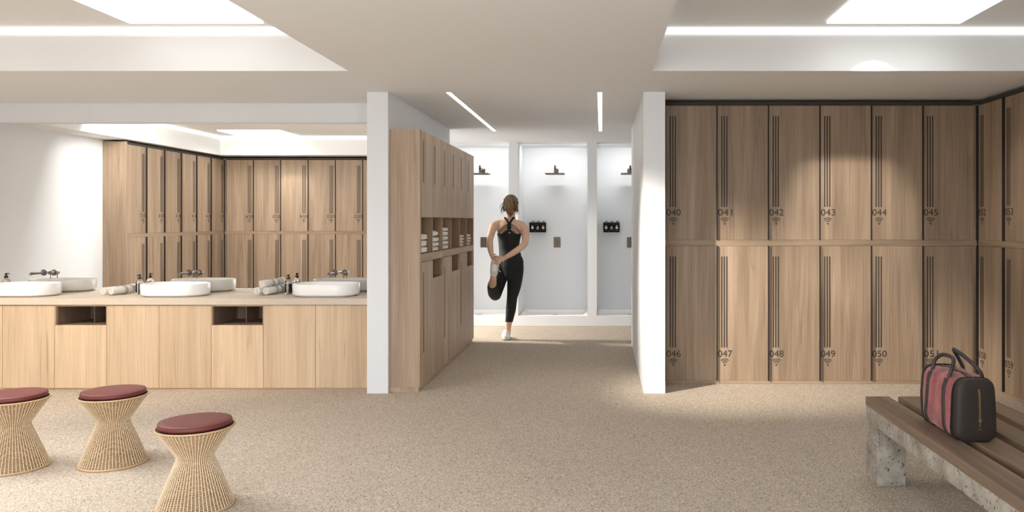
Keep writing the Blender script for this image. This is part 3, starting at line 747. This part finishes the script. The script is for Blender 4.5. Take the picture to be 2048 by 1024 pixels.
# straps wrapping over the long sides, and handles
for sx in (-1, 1):
    for yy in (-.086, .086):
        sec = [p for p in bag_sec(yy+random.uniform(-.004, .004), .004) if p[0]*sx > 0.02]
        sec.sort(key=lambda p: p[2]); sec = [p for p in sec if p[2] < BHt*.93]
        rings = []
        for i, p in enumerate(sec):
            off = .007*math.sin(3*p[2]/BHt+yy*9)
            rings.append([(p[0]-.001*sx, p[1]-.0125+off, p[2]), (p[0]+.0025*sx, p[1]-.0115+off, p[2]), (p[0]+.0025*sx, p[1]+.0115+off, p[2]), (p[0]-.001*sx, p[1]+.0125+off, p[2])])
        bm = bmesh.new(); loft(bm, rings); stp = obj('strap', bm, 'strap', bag, True)
        top = rings[-3][1]
        bm = bmesh.new(); ellipsoid(bm, (top[0]+.0015*sx, top[1]+.0115, top[2]-.03), (.003, .0045, .0045), 12, 8); obj('rivet', bm, 'brass', stp, 'all')
    bm = bmesh.new(); bx = .066*sx; q = .088
    if sx < 0: pts = [(bx-.008, -q, BHt*.86), (bx-.002, -q, BHt*.99), (bx+.012, -q+.004, BHt+.030), (bx+.030, -q+.036, BHt+.058), (bx+.034, 0, BHt+.064), (bx+.026, q-.030, BHt+.060), (bx+.008, q-.002, BHt+.034), (bx-.002, q, BHt*.99), (bx-.008, q, BHt*.86)]
    else: pts = [(bx+.010, -q, BHt*.84), (bx+.006, -q, BHt*.99), (bx-.014, -q+.012, BHt+.030), (bx-.048, -q+.055, BHt+.070), (bx-.066, .006, BHt+.088), (bx-.062, .034, BHt+.086), (bx-.026, q-.012, BHt+.048), (bx+.004, q, BHt*.99), (bx+.008, q, BHt*.86)]
    tube(bm, pts, [.008, .0085, .0085, .009, .009, .009, .0085, .0085, .008], 10, 4); obj('handle', bm, 'strap', bag, 'all')
# zip along the top and down the near end
top = [(0, y, max(p[2] for p in bag_sec(y))+.001) for y in [-.17+.34*k/12 for k in range(13)]]
endz = [(0.012, -BLn/2-.0175, z) for z in (.25, .20, .15, .095)]
rings = []
def ribbon(pts, wv, th, nv):
    bm = bmesh.new(); rings = []
    for p, nn in zip(pts, nv):
        p = Vector(p); nn = Vector(nn); wdir = Vector((1, 0, 0))
        rings.append([p-wdir*wv/2, p-wdir*wv/2+nn*th, p+wdir*wv/2+nn*th, p+wdir*wv/2])
    loft(bm, rings); return bm
zp = [(0, .17-.34*k/10, 0) for k in range(11)]
zp = [(0, p[1]*.95, max(q[2] for q in bag_sec(p[1]*.95))) for p in zp]+[(.002, -.182, .262), (.005, -.1965, .240), (.007, -.2030, .205), (.008, -.2040, .16), (.009, -.2040, .115), (.009, -.2040, .095)]
nv = [(0, 0, 1)]*11+[(0, -.5, .8), (0, -.9, .4), (0, -1, 0), (0, -1, 0), (0, -1, 0), (0, -1, 0)]
z_ = obj('zipper', ribbon(zp, .007, .003, nv), 'brass', bag)
zb = obj('zipper_tape', ribbon([(p[0], p[1], p[2]) for p in zp], .022, .0016, nv), 'bagleather', z_)
bm = bmesh.new(); box(bm, .003, .015, -.2110, -.2040, .088, .102, .001); box(bm, .0065, .0115, -.2090, -.2050, .066, .09); lathe(bm, [(.0035, -.001), (.0075, -.001), (.0075, .001), (.0035, .001)], 16, (.009, -.2075, .058), cap=False)
obj('zip_pull', bm, 'brass', z_)
bm = bmesh.new(); rings = []
for k in range(25):
    a = 2*PI*k/24; c = Vector((-.070, .178+.012*math.cos(a)*.4, .245+.013*math.sin(a))); 
    rings.append([c+Vector((.0018*math.cos(b), 0, .0018*math.sin(b))) for b in (0, PI/2, PI, 3*PI/2)])
loft(bm, rings, cap=False); obj('ring', bm, 'brass', bag, True)

# ------------------------------------------------------------------ person
Y0 = 9.17
def P(px, py, dy=0.): 
    y = Y0+dy; return ((px-VX)*y/F, y, H-(py-VY)*y/F)
def remeshed(bm, vox, smooth_it=4):
    me = bpy.data.meshes.new('t'); bm.to_mesh(me); bm.free(); o = bpy.data.objects.new('t', me); C.objects.link(o)
    r = o.modifiers.new('r', 'REMESH'); r.mode = 'VOXEL'; r.voxel_size = vox; r.use_smooth_shade = True
    s = o.modifiers.new('s', 'SMOOTH'); s.iterations = smooth_it; s.factor = .5
    bpy.context.view_layer.update()
    m2 = bpy.data.meshes.new_from_object(o.evaluated_get(bpy.context.evaluated_depsgraph_get()))
    bpy.data.objects.remove(o)
    for p in m2.polygons: p.use_smooth = True
    return m2
def core(bm, g=0.):
    yv = (0, 1, 0)
    tube(bm, [P(1021, 428, .01), P(1021, 438, .0), P(1020, 446, -.005), P(1019, 455, -.01), P(1018.5, 468, -.01), P(1018, 484, .0), P(1018, 499, .01), P(1020, 513, .0), P(1021.5, 530, -.01), P(1021, 545, -.01)],
         [(.050+g, .052+g), (.062+g, .055+g), (.118+g, .072+g), (.150+g, .088+g), (.134+g, .100+g), (.118+g, .090+g), (.112+g, .086+g), (.125+g, .096+g), (.135+g, .112+g), (.105+g, .10+g)], 28, 5, ref=yv)
    # standing leg (her right, image right)
    tube(bm, [P(1031, 523), P(1031.5, 540), P(1030, 556), P(1027.8, 575, .01), P(1024.8, 592, .012), P(1023.2, 606, .0), P(1021.6, 620, -.008), P(1019.2, 636, .0), P(1016.8, 652, .01), P(1015.6, 664, .01)],
         [.088+g, .087+g, .084+g, .074+g, .0585+g, .055+g, .0535+g, .043+g, .034+g, .033+g], 22, 4)
    # lifted leg: thigh hangs down, shin folds back up towards the viewer
    tube(bm, [P(1009, 524, -.01), P(1004, 542, .0), P(999, 560, .01), P(994, 577, .015), P(990.5, 589, .01)], [.085+g, .083+g, .078+g, .071+g, .066+g], 22, 4)
    tube(bm, [P(990.5, 588, .01), P(987.5, 586, -.06), P(985.8, 578, -.14), P(985, 572, -.21), P(985.5, 565, -.28), P(986.5, 556, -.325), P(987, 549, -.335)], [.062+g, .062+g, .058+g, .052+g, .042+g, .035+g, .033+g], 22, 4)
bm = bmesh.new(); core(bm)
# head
hc = Vector(P(1022, 410, .03))
ellipsoid(bm, hc, (.074, .092, .098), 28, 20); ellipsoid(bm, hc+Vector((0, .045, -.055)), (.052, .055, .062), 20, 14)
tube(bm, [hc+Vector((0, -.01, -.05)), P(1021.5, 430, .015)], [.052, .05], 18, 3)
tube(bm, [hc+Vector((0, .088, .0)), hc+Vector((0, .104, -.028)), hc+Vector((0, .098, -.036))], [.009, .013, .012], 10, 3)      # nose
for sx in (-1, 1):
    tube(bm, [hc+Vector((sx*.072, .0, .018)), hc+Vector((sx*.080, -.008, .004)), hc+Vector((sx*.074, .0, -.03))], [(.006, .014), (.007, .016), (.005, .009)], 10, 3, ref=(0, 1, 0))
    tube(bm, [hc+Vector((sx*.045, .083, .024)), hc+Vector((sx*.015, .093, .022))], [.006, .006], 8, 3)
tube(bm, [hc+Vector((-.022, .094, -.062)), hc+Vector((0, .101, -.060)), hc+Vector((.022, .094, -.062))], [.005, .008, .005], 8, 3)
# shoulders and arms
tube(bm, [P(1008, 447, -.005), P(996, 449, -.005), P(988.5, 452, -.02)], [.045, .050, .050], 16, 4)
tube(bm, [P(1031, 447, -.005), P(1042, 451, -.005), P(1048, 457, -.02)], [.045, .050, .050], 16, 4)
tube(bm, [P(988, 452, -.015), P(984, 462, -.06), P(981, 473, -.11), P(979.5, 483, -.155), P(980, 491, -.18), P(981.5, 502, -.215), P(983.5, 511, -.24)], [.050, .043, .039, .036, .037, .031, .024], 16, 4)
tube(bm, [P(1048.5, 457, -.015), P(1050.5, 468, -.05), P(1051, 478, -.09), P(1049.5, 487, -.13), P(1042, 495, -.165), P(1026, 506, -.21), P(1012, 514.5, -.245), P(1008, 516.5, -.25)], [.050, .045, .041, .037, .037, .034, .026, .024], 16, 4)
# hands closed on the raised shoe: palm, four bent fingers, thumb
def hand(wr, palm, knuckles, tips, thumb):
    tube(bm, [wr, palm], [(.022, .017), (.029, .013)], 12, 4, ref=(0, 1, 0))
    for (k0, k1, k2), r_ in zip(knuckles, (.0066, .0068, .0066, .0060)):
        tube(bm, [palm_mix(palm, k0, .5), k0, k1, k2], [.0078, r_, r_*.95, r_*.85], 8, 3)
    tube(bm, thumb, [.011, .0095, .008], 8, 3)
def palm_mix(a, b, t): return tuple(p+(q-p)*t for p, q in zip(a, b))
fd = -.285
hand(P(984, 512, -.25), P(986.2, 515.6, -.285), [(P(990, 512.2, -.305), P(995, 511.8, -.318), P(999.5, 513.4, -.300)), (P(990.2, 515.0, -.310), P(995.6, 515.0, -.323), P(1000.6, 516.4, -.305)),
     (P(989.8, 517.8, -.310), P(995, 518.2, -.323), P(999.8, 519.4, -.306)), (P(988.8, 520.4, -.305), P(993, 521.3, -.314), P(997, 522.2, -.300))], None, [P(985.4, 513, -.26), P(987.5, 509.6, -.245), P(991, 508.4, -.235)])
hand(P(1008, 516.5, -.25), P(1003.8, 519.8, -.305), [(P(999.6, 518.6, -.333), P(993.8, 518.8, -.350), P(987.6, 520.2, -.346)), (P(999.2, 521.5, -.338), P(993.2, 522.3, -.356), P(986.6, 523.6, -.352)),
     (P(999.4, 524.3, -.340), P(993.6, 525.6, -.358), P(987.4, 526.9, -.355)), (P(1000.2, 526.8, -.336), P(995.2, 528.6, -.354), P(990.2, 529.6, -.352))], None, [P(1006, 517, -.275), P(1003.5, 514.0, -.290), P(999.6, 513.2, -.300)])
# standing foot inside the shoe
tube(bm, [P(1015.6, 664, .01), P(1014.5, 673, .02), P(1011.5, 677, .10), P(1009, 677.5, .17)], [.033, (.03, .03), (.036, .02), (.034, .015)], 12, 3)
bme = remeshed(bm, .0038, 3)
person = bpy.data.objects.new('person', bme); bme.materials.append(M['skin'])
C.objects.link(person)
tag(person, 'woman in black sportswear seen from behind, holding one foot in a standing stretch', 'person')
def clothing(name, pred, off, mat):
    b2 = bmesh.new(); t = bmesh.new(); core(t); me = remeshed(t, .0052, 4); b2.from_mesh(me)
    dl = [f for f in b2.faces if not pred(f.calc_center_median())]
    bmesh.ops.delete(b2, geom=dl, context='FACES'); b2.normal_update()
    for _ in range(2):
        bd = [v for v in b2.verts if v.is_boundary]
        mv = {}
        for v in bd:
            nb = [e.other_vert(v).co for e in v.link_edges if e.is_boundary]
            if len(nb) == 2: mv[v] = (v.co+(nb[0]+nb[1])/2)/2
        for v, c in mv.items(): v.co = c
    nr = {v: v.normal.copy() for v in b2.verts}
    for v in b2.verts: v.co += nr[v]*off
    me2 = bpy.data.meshes.new(name); b2.to_mesh(me2); b2.free(); me2.materials.append(M[mat])
    for p in me2.polygons: p.use_smooth = True
    o = bpy.data.objects.new(name, me2); C.objects.link(o); o.parent = person
    s = o.modifiers.new('s', 'SOLIDIFY'); s.thickness = .003; s.offset = -1
    return o
def proj(c): return VX+F*c.x/c.y, VY-F*(c.z-H)/c.y
def leg_pred(c):
    px, py = proj(c)
    if py < 497: return False
    if px < 1006 and c.y < Y0-.10: return c.y > Y0-.268    # lifted shin: hem above the ankle
    if px > 1002 and py > 644: return False
    return True
def tank_pred(c):
    px, py = proj(c)
    if py > 509: return False
    front = c.y > Y0+.02
    d = abs(px-1018)
    if front: return py > 455+.0*d or (d > 9 and d < 17 and py > 441)
    top = 468-12*max(0, 1-d/13)**.8 if d < 13 else 468-1.2*(d-13)/10
    return py > top
lg = clothing('leggings', leg_pred, .0045, 'black'); tk = clothing('tank_top', tank_pred, .0056, 'black')
bvh = BVHTree.FromPolygons([v.co.copy() for v in bme.vertices], [tuple(p.vertices) for p in bme.polygons])
def on_back(px, py, off=.003):
    o = Vector((0, 0, H)); d = (Vector(P(px, py))-o).normalized()
    h = bvh.ray_cast(o, d)
    return (h[0]+h[1]*off) if h[0] else Vector(P(px, py, -.1))
def strap(pts, wd, nm='strap'):
    bm = bmesh.new(); q = []
    for (a, b), (c, d) in zip(pts, pts[1:]):
        for k in range(5): q.append(on_back(a+(c-a)*k/5, b+(d-b)*k/5))
    q.append(on_back(*pts[-1])); tube(bm, [tuple(v) for v in q], [(wd, .0028)]*len(q), 8, 1, ref=(0, 1, 0), dome=False)
    obj(nm, bm, 'black', tk, 'all')
for s in (-1, 1):
    cxp = 1018.5
    strap([(cxp+s*2, 458), (cxp+s*1.5, 452), (cxp+s*1.5, 446), (cxp+s*5, 440), (cxp+s*9.5, 434.5)], .0125, 'shoulder_strap')
    strap([(cxp-s*4, 443), (cxp+s*2, 449), (cxp+s*11, 457), (cxp+s*21, 467)], .0042, 'back_strap')
    strap([(cxp-s*3, 447), (cxp+s*3, 453), (cxp+s*9, 460), (cxp+s*15, 468)], .0038, 'back_strap')
    strap([(cxp-s*6, 440), (cxp+s*1, 446), (cxp+s*13, 454), (cxp+s*22, 464)], .0038, 'back_strap')
bm = bmesh.new(); c = on_back(1019, 465.5, .0075); ellipsoid(bm, c, (.007, .0015, .007), 12, 8); obj('back_emblem', bm, 'label', tk, 'all')
for sx in (-1, 1):
    bm = bmesh.new(); ellipsoid(bm, hc+Vector((sx*.030, .080, .008)), (.012, .012, .009), 12, 8); obj('eye', bm, 'eye', person, 'all')
# hair: cap, ponytail, loose strands
bm = bmesh.new()
ellipsoid(bm, hc+Vector((0, -.014, .018)), (.088, .098, .104), 28, 20)
tube(bm, [hc+Vector((-.01, -.095, .06)), hc+Vector((-.004, -.135, .035)), hc+Vector((-.002, -.135, -.03)), hc+Vector((.004, -.120, -.085)), hc+Vector((.008, -.105, -.125))], [.028, .045, .052, .040, .014], 16, 4)
tube(bm, [hc+Vector((.05, -.05, -.01)), hc+Vector((.068, -.07, -.05)), hc+Vector((.088, -.075, -.075))], [.034, .026, .008], 10, 4)
tube(bm, [hc+Vector((-.05, -.05, -.01)), hc+Vector((-.064, -.06, -.05)), hc+Vector((-.072, -.07, -.08))], [.034, .022, .006], 10, 4)
tt = bmesh.new(); hm = remeshed(bm, .006, 2); tt.from_mesh(hm)
dl = [f for f in tt.faces if f.calc_center_median().y > hc.y+.045 and f.calc_center_median().z < hc.z+.07]
bmesh.ops.delete(tt, geom=dl, context='FACES'); tt.normal_update()
for v in tt.verts:
    l = v.co-hc; v.co += v.normal*(.004*math.sin(l.x*420+2*math.sin(l.z*30))+.003*noise.noise(Vector((l.x*90, l.y*90, l.z*14))))
rnd = random.Random(3)
for k in range(90):
    a = rnd.uniform(-1, 1); st_ = hc+Vector((a*.075, -.08-.03*rnd.random(), .07*rnd.uniform(-.6, 1.1)))
    en = st_+Vector((a*rnd.uniform(.0, .05)+rnd.uniform(-.01, .012), -.035*rnd.random(), -rnd.uniform(.05, .12)))
    md = (st_+en)/2+Vector((a*.012, -.02, 0)); tube(tt, [st_, md, en], [.0022, .0024, .0007], 4, 3, dome=False)
hr = obj('hair', tt, 'hair', person, 'all')
bm = bmesh.new(); tube(bm, [hc+Vector((-.026, -.115, .052)), hc+Vector((-.002, -.145, .058)), hc+Vector((.02, -.115, .052))], [.007]*3, 8, 3); obj('hair_tie', bm, 'black', hr, 'all')
# shoes
def shoe_standing():
    ang = R(10); o = Vector(P(1013.4, 680, -.03)); o.z = 0
    def L(x, y, z): return (o.x+x*math.cos(ang)-y*math.sin(ang), o.y+x*math.sin(ang)+y*math.cos(ang), z)
    sec = [(-.005, .026, .020, .055), (.01, .036, .018, .062), (.05, .042, .018, .075), (.09, .042, .016, .075), (.13, .045, .015, .062), (.18, .049, .015, .050), (.22, .044, .016, .042), (.245, .028, .018, .034)]
    def ringf(y, hw, z0, z1, n=20): return [L(hw*math.copysign(abs(math.cos(2*PI*k/n))**.75, math.cos(2*PI*k/n)), y, z0+(z1-z0)*(1+math.copysign(abs(math.sin(2*PI*k/n))**.8, math.sin(2*PI*k/n)))/2) for k in range(n)]
    bm = bmesh.new(); loft(bm, [ringf(y, hw, z0, z1+.012) for y, hw, z0, z1 in sec])
    tube(bm, [L(0, .04, .055), L(0, .037, .105)], [(.038, .042), (.041, .046)], 18, 4, ref=(0, 1, 0), dome=False)
    tube(bm, [L(0, -.008, .06), L(0, -.016, .115)], [(.016, .008), (.013, .006)], 10, 3, ref=(0, 1, 0))
    sh = obj('trainer', bm, 'shoe', person, 'all')
    sh['label'] = 'white trainer on the standing foot'
    bm = bmesh.new(); loft(bm, [ringf(y, hw+.004, .004, .030) for y, hw, _, _ in sec]); obj('sole', bm, 'sole', sh, 'all')
    bm = bmesh.new(); loft(bm, [ringf(y, hw+.001, 0.0005, .008) for y, hw, _, _ in sec]); obj('outsole', bm, 'soledark', sh, 'all')
shoe_standing()
bm = bmesh.new()
tube(bm, [P(987.5, 547.5, -.345), P(988, 541, -.35), P(989, 532, -.325), P(991, 523, -.285), P(993, 515, -.245)], [(.040, .036), (.044, .042), (.046, .038), (.048, .030), (.038, .018)], 18, 5, ref=(0, 1, 0))
sh = obj('trainer', bm, 'shoe', person, 'all'); sh['label'] = 'white trainer on the raised foot'
bm = bmesh.new()
tube(bm, [P(988, 545, -.382), P(989, 533, -.358), P(991, 523, -.312), P(993, 514.5, -.262)], [(.036, .010), (.040, .010), (.044, .010), (.034, .008)], 16, 5, ref=(0, 1, 0)); obj('sole', bm, 'sole', sh, 'all')
for (a, b, c) in (((993, 536), (998, 541), (1001, 543.5)), ((993, 537.5), (995.5, 545), (992, 547))):
    bm = bmesh.new(); tube(bm, [P(a[0], a[1], -.34), P(b[0], b[1], -.36), P(c[0], c[1], -.35)], [.0028]*3, 6, 4); obj('shoelace', bm, 'shoe', sh, 'all')
